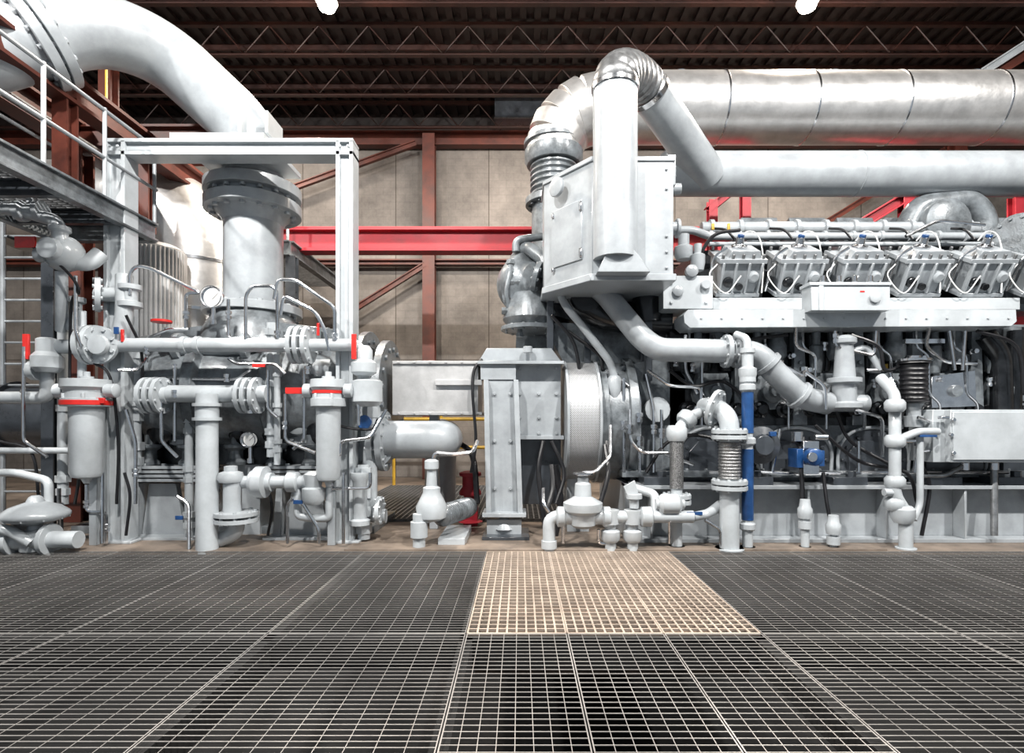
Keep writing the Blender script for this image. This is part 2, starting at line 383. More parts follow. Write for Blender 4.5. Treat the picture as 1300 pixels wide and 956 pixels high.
g=G('discharge_header'); b=g('pipe','alu'); b.T([(20,262,3.4),(250,262,3.4),(250,430,3.4)],54,95,36,14); b.T([(250,400,3.4),(250,592,3.4)],54,0,36)
f=g('bands','steel')
for py in (340,400): f.L((250,py,3.4),'z',[(-2,55),(2,55)],36)
f.L((150,262,3.4),'x',[(-2,55),(2,55)],36)
v=g('fluted_vessel','brush'); y=2.2
v.L((197,318,y),'z',[(8,6),(5,26),(0,33),(-205,33)],32)
q=k(y); c=w(197,318,y)
for i in range(44):
    a=2*math.pi*i/44; v.lw(c+Vector((math.cos(a)*33*q,math.sin(a)*33*q,-205*q)),'z',[(0,.026),(203*q,.026)],8)
lg=g('legs','paintd'); lg.bf(175,500,185,2.2,2.4); lg.bf(210,500,220,2.2,2.4)
g.done()
# ================================================================ PIPE SUPPORT FRAME
g=G('pipe_support_frame'); b=g('frame','paintw')
y0,y1=.35,.62
def post(x0,x1,top):
    b.bf(x0,top,x0+5,y0,y1); b.bf(x1-5,top,x1,y0,y1); b.bf(x0+5,top,x1-5,y0+.05,y0+.09)
post(131,158,178); post(426,448,178)
b.bx(131,175,448,180,y0,y1); b.bx(131,191,448,196,y0,y1); b.bx(158,180,426,191,y0+.05,y0+.09)
b.bx(215,168,335,175,y0,1.6); b.bx(302,140,306,168,.9,1.4); b.bx(336,140,340,168,.9,1.4)
for x0,x1 in ((124,166),(419,455)): 
    a=w(x0,0,y0-.06); c=w(x1,0,y0-.06); b.boxw((a.x,y0-.06,0),(c.x,y1+.06,.03))
b.bolts([(140,186,y0),(150,186,y0),(432,186,y0),(442,186,y0)],'-y',2)
g.done()
# ================================================================ COMPRESSOR
g=G('gas_compressor')
c=g('casing','cast'); 
c.L((180,500,1.4),'x',[(0,30),(0,62),(18,66),(18,74),(28,74),(28,68),(90,72),(96,80),(108,80),(112,72),(180,72),(186,80),(198,80),(200,70),(262,62),(262,76),(276,76),(276,50),(300,50)],36)
c.L((322,428,1.4),'z',[(-26,66),(0,62),(20,50),(30,44)],32)
c.prism([(205,420),(300,408),(345,408),(440,420),(455,470),(190,470)],.95,2.0)
c.bx(185,470,470,580,1.0,2.3)
c.fl((494,505,1.5),'x',72,9,18,36,3.5); c.fl((470,500,1.4),'x',78,8,18,36,3)
tk=g('end_vessel','paintd'); tk.L((40,530,1.6),'x',[(-26,20),(-26,44),(-14,46),(-14,40),(50,40),(50,46),(62,46),(62,30),(150,30)],30)
f=g('casing_flanges','paint')
for px,py,r in ((232,532,34),(380,532,32)):
    f.fl((px,py,.95),'y',r,10,12,28,2.6); f.L((px,py,.9),'-y',[(0,r*.7),(8,r*.6),(12,r*.3)],24)
f.fl((465,560,.75),'y',38,8,14,30,2.6); f.L((465,560,.72),'-y',[(0,26),(5,25),(5,12)],24)
f.fl((306,470,.8),'y',26,7,10,28,2.4); f.L((306,470,.78),'-y',[(0,18),(6,16),(8,8)],20)
f.L((270,440,.75),'x',[(-50,12),(-46,17),(-38,17),(-38,12),(40,12),(40,17),(48,17),(50,12)],20)
f.L((420,470,.8),'x',[(-36,14),(-30,19),(-22,19),(-22,14),(20,14),(20,19),(28,19)],20)
for i in range(14): c.L((212+i*17,424,1.0),'z',[(-5,3),(8,3)],6)
for i in range(12): c.L((220+i*19,470,.93),'z',[(-6,3),(9,3)],6)
for px in (250,280,352,400): c.prism([(px,420),(px+7,420),(px+9,468),(px-2,468)],.85,1.1)
d=g('dark_body','engined')
for px in (208,262,310,352,408): d.L((px,548,.9),'-y',[(-3,17),(9,16),(12,13),(14,6)],20)
d.bx(165,566,430,590,.98,2.1); d.bx(170,440,470,474,.96,1.2); d.bx(120,500,184,580,1.3,2.0)
nk=g('mount_isolators','cast')
for px,t in ((190,1.6),(240,1),(300,1.4),(350,1),(395,1.6)): nk.L((px,576,.82),'z',[(-14,12),(-10,12),(-6,8),(4,8),(8,14),(12,14),(12,6),(24,6)],18)
p=g('pedestals','paint')
for cx in (203,385):
    for j in range(4): p.bx(cx-50,592+j*5.4,cx+48,595.6+j*5.4,.6,1.7)
    p.prism([(cx-14,614),(cx+20,614),(cx+34,688),(cx-24,688)],.75,.85); p.prism([(cx-34,614),(cx-26,614),(cx-30,688),(cx-40,688)],.65,1.6); p.prism([(cx+34,614),(cx+42,614),(cx+50,688),(cx+38,688)],.65,1.6)
    p.bf(cx-52,683,cx+56,.5,1.8)
    p.bolts([(cx+dx,592,.7) for dx in (-42,-20,5,30)],'z',3)
p.bx(300,590,330,684,.9,1.6); p.prism([(120,590),(165,590),(150,684),(128,684)],.9,1.1)
s=g('skid','cast'); s.bf(90,668,475,.95,2.3)
q=g('manifold_pipes','paintw')
q.T([(150,438,.25),(370,438,.25)],9,0,16); q.T([(60,440,.25),(120,440,.25)],9,0,16); q.T([(385,438,.25),(455,438,.25),(462,470,.25),(462,485,.4)],8,10,16)
for px in (112,121): q.fl((px,438,.25),'x',25,6,8,24,2.2)
q.fl((126,438,.18),'y',24,5,8,26,2.6); q.L((126,438,.1),'-y',[(0,13),(5,12),(6,6)],20)
for px in (374,382,392): q.fl((px,438,.25),'x',24,5,8,24,2.4)
q.T([(150,438,.25),(158,400,.25),(158,350,.3)],10,12,14); q.fl((124,374,.3),(-.8,-.6,0),22,6,8,24,2.4); q.T([(124,374,.3),(160,374,.3)],9,0,14)
q.L((165,376,.28),'z',[(-14,10),(-14,14),(-8,14),(-6,9),(6,9),(8,13),(14,13)],18)
q.T([(192,502,.3),(215,502,.3)],11,0,16); q.T([(215,500,.3),(340,500,.3)],11,0,16)
for px in (188,197,206): q.fl((px,502,.3),'x',23,5,8,24,2.2)
for px in (309,317,327): q.fl((px,502,.3),'x',23,5,8,24,2.2)
q.T([(263,500,.15),(263,540,.15),(263,703,-.0)],13,5,20); q.L((263,520,.15),'z',[(-14,14),(-14,17),(-10,17),(-10,14),(4,14),(4,17),(8,17),(8,13)],20)
q.fl((300,652,.15),'z',26,5,8,22,2.2); q.fl((300,660,.15),'z',26,5,8,22,2.2); q.T([(300,655,.15),(300,676,.15),(278,686,.15),(264,686,.1)],10,12,14)
q.T([(295,650,.15),(295,605,.15)],11,0,16); q.L((293,604,.15),'z',[(-8,14),(-3,16),(4,14),(6,8),(12,8),(13,4)],18)
q.T([(305,612,.2),(390,612,.2)],8,0,14); q.L((330,612,.2),'x',[(-10,12),(-10,15),(-6,15),(-4,20),(8,20),(10,12),(16,12)],18); q.L((372,612,.2),'x',[(-8,10),(-6,13),(6,13),(8,10)],16)
q.T([(378,618,.2),(378,655,.2),(395,658,.2),(418,658,.2),(418,618,.2)],5,6,10); q.L((398,612,.15),'z',[(-28,10),(-22,14),(-8,14),(-6,10),(10,12),(14,6)],16)
for px,a,e,r,yy in ((80,380,640,6,.5),(172,440,600,7,.6),(345,410,580,6,.5),(352,450,590,4,.4),(240,520,684,5,.6),(462,590,684,8,.5),(470,480,560,9,.6)):
    q.T([(px,a,yy),(px,e,yy)],r,0,12)
    for t in (a+20,(a+e)/2,e-24): q.union((px,t,yy),'z',r*1.3)
q.T([(470,545,.6),(470,600,.6),(470,655,.6),(490,655,.6)],9,14,14); q.L((457,640,.4),'z',[(-26,9),(-26,13),(-20,13),(-18,9),(30,9),(34,12),(40,12)],16); q.fl((482,648,.5),'x',18,5,8,20,2)
for px in (235,252): q.L((px,438,.25),'x',[(-3,11),(3,11)],14)
u=g('upper_left_piping','paintw')
u.T([(-60,258,-.1),(20,266,-.1),(72,280,-.1),(78,300,-.1),(78,322,-.1)],8,14,14); u.L((35,268,-.1),'x',[(-12,10),(-12,13),(-4,13),(0,9),(10,9),(14,13),(20,13)],16)
u.L((38,268,-.1),'z',[(6,4),(24,4),(24,7),(30,7)],10); u.L((76,300,-.1),'z',[(-16,10),(-8,12),(-6,9),(4,9),(6,12),(12,12)],16)
u.sp((81,322,.0),23); u.L((81,322,0),'-y',[(18,14),(26,13),(27,6)],16); u.T([(84,330,0),(112,336,.1),(128,322,.2)],10,12,14); u.L((62,324,-.1),'x',[(-16,6),(-14,9),(0,9),(2,14)],14)
u.T([(78,345,.05),(78,395,.1),(78,420,.2)],7,10,12); u.T([(104,395,.2),(104,430,.2),(104,560,.3)],5,10,10)
u.L((96,400,.25),'z',[(-20,9),(-14,11),(-6,11),(0,7),(14,7),(16,11),(22,11)],14); u.L((60,455,.2),'z',[(-18,12),(-12,17),(2,17),(8,12),(24,12),(26,8)],18); u.L((42,470,.2),'x',[(-6,9),(0,13),(8,13)],14)
u.T([(60,440,.25),(60,505,.3),(40,505,.3),(-40,505,.3)],8,14,12)
u.T([(-40,572,.3),(95,572,.3),(95,600,.3)],4,8)
u.L((462,465,.25),'z',[(-12,10),(-8,16),(4,16),(8,11),(20,11),(26,7)],18); u.L((466,490,.2),'z',[(-26,12),(-20,19),(6,19),(8,13)],18)
k2=g('small_tubing','steel')
tub=[[(165,374,.2),(165,345,.2),(175,337,.2),(190,340,.25),(255,372,.4),(236,372,.4),(236,418,.5)],
[(312,438,.2),(312,375,.2),(320,363,.2),(345,363,.2),(352,370,.2),(352,430,.3)],
[(348,380,.1),(352,355,.1),(375,355,.1),(425,390,.15),(425,430,.2)],
[(356,400,.1),(360,375,.1),(400,395,.12),(412,418,.15),(418,445,.2)],
[(412,540,.2),(412,580,.1),(432,580,.1),(432,560,.1),(470,556,.1),(490,520,.2)],
[(130,560,.2),(130,690,.1)],[(160,520,.2),(172,560,.2),(172,640,.2)],[(436,600,.1),(436,690,.1)],
[(290,380,.4),(290,430,.4),(330,430,.4)],[(250,560,.3),(276,575,.2),(276,640,.2)],
[(420,620,.2),(470,620,.2),(470,600,.2)],[(110,615,.2),(110,650,.2),(135,650,.2),(135,690,.2)],
[(205,510,.25),(205,560,.3),(225,580,.3)],[(362,500,.2),(362,560,.2),(400,575,.2)],[(240,698,-.02),(240,640,.2),(225,630,.2)],
[(385,640,.1),(405,672,.1),(405,690,.1)],[(365,690,.1),(365,640,.1),(372,632,.1)],[(75,620,.3),(75,680,.3)],[(290,455,.3),(300,462,.3),(350,462,.3),(362,475,.3)],
[(186,460,.5),(186,430,.5),(215,418,.5),(240,418,.5)],[(196,480,.5),(300,482,.5),(318,470,.5)],[(150,470,.1),(175,470,.2),(185,455,.4)],[(440,490,.1),(455,500,.1),(455,540,.1)],
[(340,470,.3),(340,520,.3),(352,530,.3)],[(222,462,.4),(222,560,.4)],[(386,470,.3),(386,560,.3),(372,570,.3)],[(96,350,.0),(96,420,.0),(104,440,.0)],[(30,440,.1),(30,560,.1),(60,580,.1)]]
for t in tub: k2.T(t,2.2,7,8,4)
for px,py in ((236,400),(290,400),(352,425),(425,428),(412,545),(172,600),(110,640),(362,540),(276,620),(135,670),(420,618),(318,520),(288,480),(390,470),(186,445),(222,500),(386,500),(96,390),(30,500),(455,520)):
    k2.L((px,py,.2),'z',[(-5,3.6),(-1,3.6),(-1,2.6),(1,2.6),(1,4),(5,4)],6)
cb=g('cables','black')
for t in ([(10,300,-.1),(50,318,-.1),(85,345,-.1),(100,370,0),(90,395,.1),(88,560,.3)],[(158,600,.2),(165,630,.2),(160,680,.2)],[(405,520,.3),(430,540,.2),(470,545,.2),(480,532,.2)],[(90,560,.3),(100,600,.3),(95,640,.3)],
 [(0,560,.3),(40,575,.3),(50,640,.3)],[(118,460,.2),(140,480,.2),(150,560,.3),(148,640,.3)],[(270,590,.5),(276,640,.5),(250,680,.5)],[(330,590,.5),(345,640,.5),(340,680,.5)],[(160,400,.1),(180,450,.3),(178,520,.4)]): cb.H(t,1.8)
bl=g('blue_tags','blue')
bl.bx(178,512,190,518,.3,.33); bl.bx(222,655,232,660,.2,.22); bl.L((464,536,.3),'-y',[(0,9),(6,9)],16); bl.bx(144,415,150,424,.1,.12); bl.bx(372,635,384,640,.1,.12)
r=g('red_handles','redl')
for x0,y0_,x1,y1_,yy in ((28,424,36,456,.1),(446,424,452,456,.1),(153,418,156,434,.15),(402,410,405,426,.15),(362,492,396,500,.1),(94,505,132,512,-.02),(18,300,44,314,-.12),(320,462,336,466,.2)): r.bx(x0,y0_,x1,y1_,yy,yy+.03)
r.fl((205,408,.5),'z',12,3,0,16); 
g.done(.003)
def gauge(px,py,y,r=13):
    g=G('pressure_gauge'); b=g('case','steel'); b.L((px,py,y),'-y',[(0,r*.9),(0,r),(7,r),(8,r*.92),(5.8,r*.86)],24)
    d=g('dial','white'); d.L((px,py,y-.062),'-y',[(0,r*.86),(1,r*.86)],24)
    n=g('needle','black'); c=w(px,py,y-.08); n.ob(c+Vector((.02,0,.02)),(.006,.004,.12*r/13),Matrix.Rotation(.8,3,'Y'))
    s=g('stem','steel'); s.L((px,py+r,y-.03),'-z',[(-1,2.5),(14,2.5),(14,4),(20,4)],8); g.done(.002)
gauge(271,378,.5,14); gauge(318,558,.6,10)
def filt(px,top,bot,r,y):
    g=G('oil_filter'); b=g('canister','paintw')
    h=bot-top; q=r
    b.L((px,top,y),'-z',[(0,q*.5),(0,q*1.35),(10,q*1.4),(14,q*1.2),(24,q*1.2),(24,q*1.35),(34,q*1.35),(35,q*.95),(h-8,q*.92),(h-3,q*.8),(h,q*.3),(h+6,3)],26)
    b.L((px,top+14,y),'x',[(-q*2,5),(-q*1.9,9),(-q*1.3,9),(-q*1.3,6),(q*1.3,6),(q*1.3,9),(q*1.9,9),(q*2,5)],16)
    b.L((px,top,y),'z',[(0,8),(4,8),(4,4),(10,4)],12)
    for i in range(6):
        a=i*math.pi/3; c=w(px,top+26,y); qq=k(y); b.lw(c+Vector((math.cos(a)*q*1.25*qq,math.sin(a)*q*1.25*qq,-.08)),'z',[(0,.02),(.16,.02)],6)
    t=g('support_bracket','paint'); a=w(px,top+40,y); t.boxw((a.x-.05,y+.1,0),(a.x+.05,y+.16,a.z))
    t.boxw((a.x-.05,y,a.z-.03),(a.x+.05,y+.16,a.z))
    l=g('label','redl'); l.L((px,top+26.5,y),'-z',[(0,q*1.40),(6,q*1.40)],26) if r>18 else l.L((px,top+14,y),'-z',[(0,q*1.24),(4,q*1.24)],26)
    g.done(.003)
filt(110,482,608,20,.1); filt(417,482,612,16,.1)
g=G('diaphragm_control_valve'); b=g('actuator','paint')
b.L((45,655,-.1),'z',[(-12,8),(-6,26),(-3,34),(0,36),(3,36),(6,34),(12,26),(18,10),(24,7),(26,4)],30)
for i in range(10):
    a=i*math.pi/5; c=w(45,655,-.1); b.lw(c+Vector((math.cos(a)*.33,math.sin(a)*.33,-.04)),'z',[(0,.014),(.08,.014)],6)
v=g('body','paintw'); v.L((45,668,-.1),'-z',[(-4,7),(4,9),(6,14),(12,14),(18,18),(30,16),(34,9)],20)
v.L((30,685,-.15),'x',[(-60,11),(-14,11),(-14,20),(-8,20),(-8,13),(30,13),(30,20),(36,20),(36,11),(70,11)],20)
v.T([(-60,676,-.35),(10,672,-.3),(40,690,-.25)],7,10); v.T([(62,640,.1),(62,610,.1),(20,600,.2),(-40,600,.2)],5,10)
v.bx(20,694,70,699,-.1,.1)
g.done(.003)
g=G('discharge_elbow'); b=g('elbow','paint')
b.T([(470,558,.85),(566,558,.9),(560,552,2.4)],24,30,28,12); b.Tw([w(560,552,2.2),Vector((w(560,552,2.4).x,2.25,0))],.26,0,24)
b.fl((477,560,.85),'x',38,7,12,30,2.6); b.fl((488,560,.85),'x',38,7,12,30,2.6)
g.done()
g=G('coupling_guard'); b=g('cover','brush'); b.bx(498,460,607,525,1.0,1.9); b.bx(498,458,612,462,.97,1.95); b.bx(552,482,612,489,.94,1.0)
b.bx(498,523,612,527,.97,1.95); b.bolts([(x,y,.97) for x in range(506,610,20) for y in (460,525)],'-y',1.6)
b=g('support','paint'); b.bf(545,527,556,1.3,1.5)
g.done(.005)
g=G('bearing_pedestal'); b=g('housing','paint')
b.bx(606,458,716,462,.75,1.8); b.bx(655,462,712,555,.95,1.8); b.prism([(610,462),(655,462),(655,482),(610,482)],.8,1.7)
b.prism([(614,482),(620,482),(624,655),(617,655)],.7,.95); b.prism([(652,482),(658,482),(664,655),(657,655)],.7,.95); b.prism([(620,482),(652,482),(657,655),(624,655)],.82,.88)
b.bx(612,652,668,657,.62,1.1); b.bx(655,553,716,558,.9,1.85)
b.prism([(618,442),(700,442),(712,458),(608,458)],1.0,1.7)
b.bolts([(x,y,.95) for x in (660,684,706) for y in (468,500,530,550)],'-y',2.2)
b.bolts([(x,y,.82) for x in (628,648) for y in (500,560,620)],'-y',2.2)
b.bf(618,660,662,.7,1.05); b.L((640,657,.8),'-z',[(0,6),(10,12),(14,14)],16)
d=g('base','paintd'); d.bf(612,682,672,.5,1.2); d.bx(655,558,712,640,1.2,1.7)
b.L((670,448,.9),'z',[(0,6),(8,6)],10)
t=g('conduits','black'); t.H([(612,456,1.0),(602,470,.95),(600,500,.9),(604,560,.9),(598,600,1.0)],2); t.H([(705,590,.8),(712,640,.8),(705,680,.8)],4)
t.H([(700,560,.8),(716,600,.7),(706,640,.6)],2.5); t.H([(690,560,.9),(684,600,.8),(692,670,.7)],3); t.H([(580,560,1.5),(600,580,1.2),(606,640,1.0)],3.5)
g.done(.004)
g=G('flywheel_guard'); b=g('perforated_ring','perf'); 
b.L((716,535,1.35),'x',[(0,30),(0,74),(36,74),(36,30)],48)
r=g('rims','paint'); r.L((714,535,1.35),'x',[(0,72),(0,76),(3,76),(3,72)],48); r.L((751,535,1.35),'x',[(0,72),(0,77),(3,77),(3,72)],48)
s=g('stand','paint'); s.bf(720,590,748,1.1,1.6)
g.done(.003)
g=G('lube_oil_pump'); b=g('body','paintw')
b.L((548,655,.15),'z',[(-6,10),(-2,18),(12,20),(22,15),(30,11),(36,11),(38,7),(58,6),(60,9),(70,9),(72,5)],22)
b.L((532,672,.05),'z',[(-27,8),(-10,8),(-10,11),(10,11),(10,8),(20,8)],16); b.T([(532,660,.05),(548,655,.15)],8,0)
b.bf(556,684,590,.15,1.1)
mo=g('motor','cast'); pr=[(-6,8),(0,13)]
for i in range(14): pr+=[(2+i*5,13),(3+i*5,14.4),(5+i*5,14.4),(6+i*5,13)]
mo.L((560,655,.25),(.35,.92,0),pr+[(76,14),(84,12),(86,6)],22)
t=g('tubes','steel'); t.T([(548,590,.15),(552,575,.15),(575,577,.15),(600,574,.3),(606,560,.5)],2.5,6,8)
g.done(.003)
g=G('red_hydrant_valve'); b=g('body','red'); b.L((597,628,1.6),'z',[(-34,16),(-30,8),(0,8),(0,14),(4,14),(10,10),(24,10),(24,14),(28,14),(30,8)],20)
b.bf(588,645,606,1.5,1.7); g.done()
g=G('yellow_handrail'); b=g('rails','yellow')
for py in (512,548): b.T([(430,py+20,7),(640,py+20,7)],2.2,0)
for px in (440,500,560,625): p=w(px,0,7); z1=w(0,528,7).z; b.lw((p.x,7,0),'z',[(0,.04),(z1,.04)],8)
g.done(0)
# ================================================================ ENGINE
g=G('gas_engine')
b=g('base_skid','paint')
xa=w(795,0,.5).x; xb=9.5
zt=w(0,616,.4).z
b.boxw((xa,.35,zt-.05),(xb,.85,zt)); b.boxw((xa,.35,0),(xb,.85,.05)); b.boxw((xa,.58,.05),(xb,.62,zt-.05))
b.boxw((xa,2.6,0),(xb,3.0,zt)); b.boxw((xa,.62,0.02),(xa+.08,2.6,zt))
x=xa+.3
while x<xb: b.boxw((x,.37,.05),(x+.03,.58,zt-.05)); x+=1.05
b=g('mounts','paintd')
for px in (840,960,1080,1200,1290): b.bx(px-22,606,px+22,616,.4,.85); b.L((px,606,.5),'z',[(0,6),(8,6)],6)
blk=g('block','cast'); XR=1430
blk.bx(800,540,XR,612,.95,2.9); blk.bx(800,470,XR,545,1.05,2.8); blk.bx(845,412,XR,475,1.15,2.7)
blk.bx(790,598,XR,606,.72,3.0)
blk.bolts([(x,598,.8) for x in range(800,1420,24)],'z',2.6)
blk.L((752,535,1.5),'x',[(0,40),(0,76),(10,78),(10,72),(34,74),(34,80),(44,80),(44,50)],40)
blk.prism([(775,468),(850,452),(870,480),(870,560),(800,600),(775,600)],1.0,2.4)
for i in range(22):
    a=i*2*math.pi/22; c=w(752,535,1.5); blk.lw(c+Vector((-.03,math.cos(a)*.87,math.sin(a)*.87)),'x',[(0,.022),(.06,.022)],6)
dk=g('crankcase_doors','paintd')
for i,px in enumerate((905,1010,1108,1206,1304)):
    dk.prism([(px-42,602),(px-42,570),(px-30,553),(px-12,546),(px+14,546),(px+32,553),(px+43,570),(px+43,602)],.84,1.0)
    dk.prism([(px-30,600),(px-30,574),(px-18,560),(px+18,560),(px+30,574),(px+30,600)],.79,.86)
    dk.bolts([(px+44*math.cos(a)*.87,584-32*math.sin(a),.84) for a in [j*math.pi/6 for j in range(7)]],'-y',2.4)
dr=g('door_rims','paint')
for px in (905,1010,1108,1206,1304):
    dr.H([(px-44,602,.84),(px-43,570,.84),(px-28,550,.84),(px,543,.84),(px+30,550,.84),(px+45,570,.84),(px+45,602,.84)],2.2)
md=g('midsection','engined')
md.bx(850,418,XR,545,1.0,1.2)
for i in range(18):
    px=862+i*30
    md.L((px,452,1.0),'z',[(-20,10),(-12,12),(4,12),(8,8),(18,8),(20,5)],12)
    md.L((px+12,520,.92),'-y',[(-8,11),(5,11),(7,7),(12,6)],14)
ml=g('midsection_castings','cast')
for i in range(6):
    px=880+i*75
    ml.prism([(px,500),(px+6,474),(px+44,474),(px+50,500),(px+44,520),(px+6,520)],.88,1.1)
    ml.L((px+25,497,.88),'-y',[(0,15),(6,14),(8,8),(14,7)],20)
    ml.prism([(px+54,418),(px+66,418),(px+70,540),(px+52,540)],.85,1.1)
    ml.bolts([(px+8,480,.86),(px+42,480,.86),(px+8,514,.86),(px+42,514,.86),(px+61,430,.84),(px+61,460,.84),(px+61,520,.84)],'-y',2.6)
    ml.L((px+30,440,.9),'z',[(-18,9),(-12,13),(0,13),(8,9),(24,9)],14)
    ml.L((px+6,450,.85),'z',[(-24,6),(-10,8),(10,8),(12,5),(28,5)],12)
sh=g('bright_fittings','steel')
for i in range(22):
    px=858+i*21; sh.union((px,round(428+random.random()*100),.78),random.choice(['z','x','y']),3.4)
for i in range(9):
    px=875+i*48; sh.T([(px,418,.8),(px,440,.75),(px+16,452,.75),(px+16,500,.78),(px+30,512,.78),(px+30,545,.8)],1.7,6,8,4)
rl=g('air_manifold','paintw')
rl.prism([(868,399),(874,393),(1290,393),(1291,408),(1284,414),(876,416),(869,410)],.42,.9)
rl.bx(842,350,905,392,.6,1.2); rl.bx(905,378,1295,393,.75,1.25)
rl.bolts([(x,404,.42) for x in range(890,1290,26)],'-y',1.4); rl.bolts([(852,360,.6),(852,384,.6),(896,360,.6),(896,384,.6)],'-y',2)
hd=g('cylinder_heads','paint'); hb=g('head_bolts','zinc'); hc=g('coils','steel'); bc=g('coil_caps','blue'); wr=g('ignition_leads','white'); hk=g('head_shade_fills','engined'); hw_=g('lead_sleeves','black')
R=Matrix.Rotation(math.radians(30),3,'X')
for i,px in enumerate((931,1005,1080,1157,1235,1312)):
    o=w(px,350,1.0); 
    hd.ob(o,(.46,.50,.50),R,1.28); hd.ob(o+R@Vector((0,0,.27)),(.66,.56,.06),R); hd.ob(o+R@Vector((0,0,-.20)),(.62,.58,.05),R)
    hd.ob(o+R@Vector((.04,-.02,.345)),(.46,.36,.10),R,.86)
    for sx in (-.27,-.09,.09,.27): hd.ob(o+R@Vector((sx,-.27,.04)),(.028,.07,.42),R)
    hk.lw(o+R@Vector((-.16,-.25,-.02)),R@Vector((0,-1,0)),[(0,.075),(.045,.07),(.06,.04)],18)  # dark boss, its colour stands in for a shaded recess
    hd.lw(o+R@Vector((.17,-.25,0.06)),R@Vector((0,-1,0)),[(0,.08),(.07,.075),(.09,.05)],18); hk.lw(o+R@Vector((0.0,-.25,-.08)),R@Vector((0,-1,0)),[(0,.05),(.06,.05)],12)
    for sx in (-.28,-.14,.0,.14,.28):
        for sy in (-.24,.24): hb.lw(o+R@Vector((sx,sy,.30)),R@Vector((0,0,1)),[(0,.024),(.06,.024)],6)
    hc.lw(o+R@Vector((.0,0,.38)),R@Vector((0,0,1)),[(0,.11),(.05,.11),(.07,.06),(.16,.05)],16)
    bc.lw(o+R@Vector((.0,0,.54)),R@Vector((0,0,1)),[(0,.045),(.035,.045)],14)
    hc.Tw([o+R@Vector((-.38,-.1,-.2)),o+R@Vector((-.36,-.1,.3)),o+R@Vector((-.2,-.1,.42))],.022,.1,8)
    hk.ob(o+Vector((.41,.25,-.05)),(.10,.5,.5),R)  # dark block stands in for shade in the gap between heads
    wr.H([(px+6,306,.85),(px+18,294,.8),(px+32,300,.78),(px+38,330,.75),(px+36,372,.72)],.8); wr.H([(px-20,335,.7),(px-30,350,.68),(px-10,372,.66),(px+10,350,.66)],.7)
    hw_.H([(px+2,304,.9),(px-10,292,.95),(px-28,290,1.1)],1.6)
rb=g('rear_bank','cast')
for px in (960,1020,1080,1140,1200,1260):
    o=w(px,312,2.3); R2=Matrix.Rotation(math.radians(-25),3,'X'); rb.ob(o,(.55,.5,.5),R2); rb.ob(o+R2@Vector((0,0,.3)),(.6,.56,.1),R2)
vb=g('valley','engined'); vb.bx(880,318,XR,400,1.5,2.6)
tp=g('top_pipes','paint')
tp.T([(862,292,1.2),(880,292,1.2),(900,300,1.3),(1300,300,1.4)],5,8); tp.T([(900,310,1.2),(1260,310,1.2)],3,0); tp.T([(890,290,1.7),(1240,290,1.7)],8,0)
for px in range(900,1260,36): tp.L((px,290,1.7),'x',[(0,11),(5,11)],14); tp.L((px,300,1.36),'x',[(0,7),(4,7)],12)
tp.L((868,320,1.0),'z',[(-10,9),(-4,12),(6,12),(8,7),(22,7)],14); tp.L((886,330,.9),'z',[(-14,7),(-4,9),(6,9),(8,5),(20,5)],14)
tp.L((877,345,.62),'-y',[(0,8),(6,8),(8,4)],14); tp.L((895,362,.6),'-y',[(0,6),(6,6)],12); tp.L((860,370,.6),'-y',[(0,7),(4,7),(6,3)],12)
tr=g('turbo_duct','cast')
tr.T([(1150,292,1.9),(1165,262,1.9),(1230,254,1.9),(1250,275,1.9),(1250,320,1.9)],14,24,20,10); tr.fl((1252,300,1.9),'z',22,5,8,20); tr.L((1185,290,1.9),'y',[(-30,20),(-26,28),(0,30),(10,24)],22)
tr.fl((1292,300,1.0),(-.85,-.5,0),28,8,12,28,2.5); tr.L((1292,300,1.05),(.85,.5,0),[(0,18),(60,18)],20)
tr.L((1290,362,1.2),'x',[(-14,12),(-8,26),(6,28),(30,28)],22); tr.bx(1278,345,1330,395,1.1,1.8)
tf=g('turbocharger','cast')
tf.L((668,362,1.7),(.5,-.86,0),[(-20,20),(-16,34),(6,40),(14,38),(20,26),(28,22),(30,16)],28)
tf.T([(690,355,1.3),(694,332,1.3),(668,312,1.5),(655,330,1.8)],9,16,18); tf.L((672,400,1.5),'z',[(-14,28),(-6,34),(10,30),(26,22)],22)
tf.bx(650,330,700,410,1.8,2.8); tf.T([(655,320,1.5),(655,305,1.5),(690,300,1.5)],5,8); tf.fl((683,352,1.25),(1,-.2,-.3),20,6,8,20,2.2)
tf.fl((655,376,1.4),(-.3,-1,0),18,5,8,20,2); tf.fl((672,418,1.5),'z',36,5,12,24,2); tf.T([(648,345,1.3),(642,370,1.3),(648,405,1.4),(662,425,1.5)],3,8,8)
for j,p_ in enumerate(((648,338),(645,395),(700,398),(660,420),(655,358),(690,385))): tf.union((p_[0],p_[1],1.35),('z','x','y')[j%3],5)
tf.prism([(690,410),(860,410),(840,470),(720,470)],1.3,2.4)
tf.bx(655,380,720,450,2.0,2.8)
dk2=g('ducting_dark','engined')
dk2.T([(730,360,1.1),(735,385,1.1),(770,405,1.1),(850,408,1.1)],17,20,20); dk2.T([(820,360,1.0),(822,410,1.0)],18,0,18); dk2.L((745,375,.9),'y',[(0,20),(10,22),(60,22)],20)
dk2.bx(770,362,850,412,1.2,2.2); dk2.prism([(700,362),(770,362),(760,415),(700,400)],1.3,2.0)
dk2.T([(1250,425,.8),(1270,450,.8),(1272,520,.8)],12,14,14); dk2.T([(1290,420,.8),(1286,520,.8)],9,0); dk2.bx(1255,415,1330,525,.95,1.4)
wp=g('coolant_pipe','paint')
wp.T([(752,360,.9),(768,372,.85),(815,430,.5),(835,444,.45),(925,446,.4)],14,22,22,10)
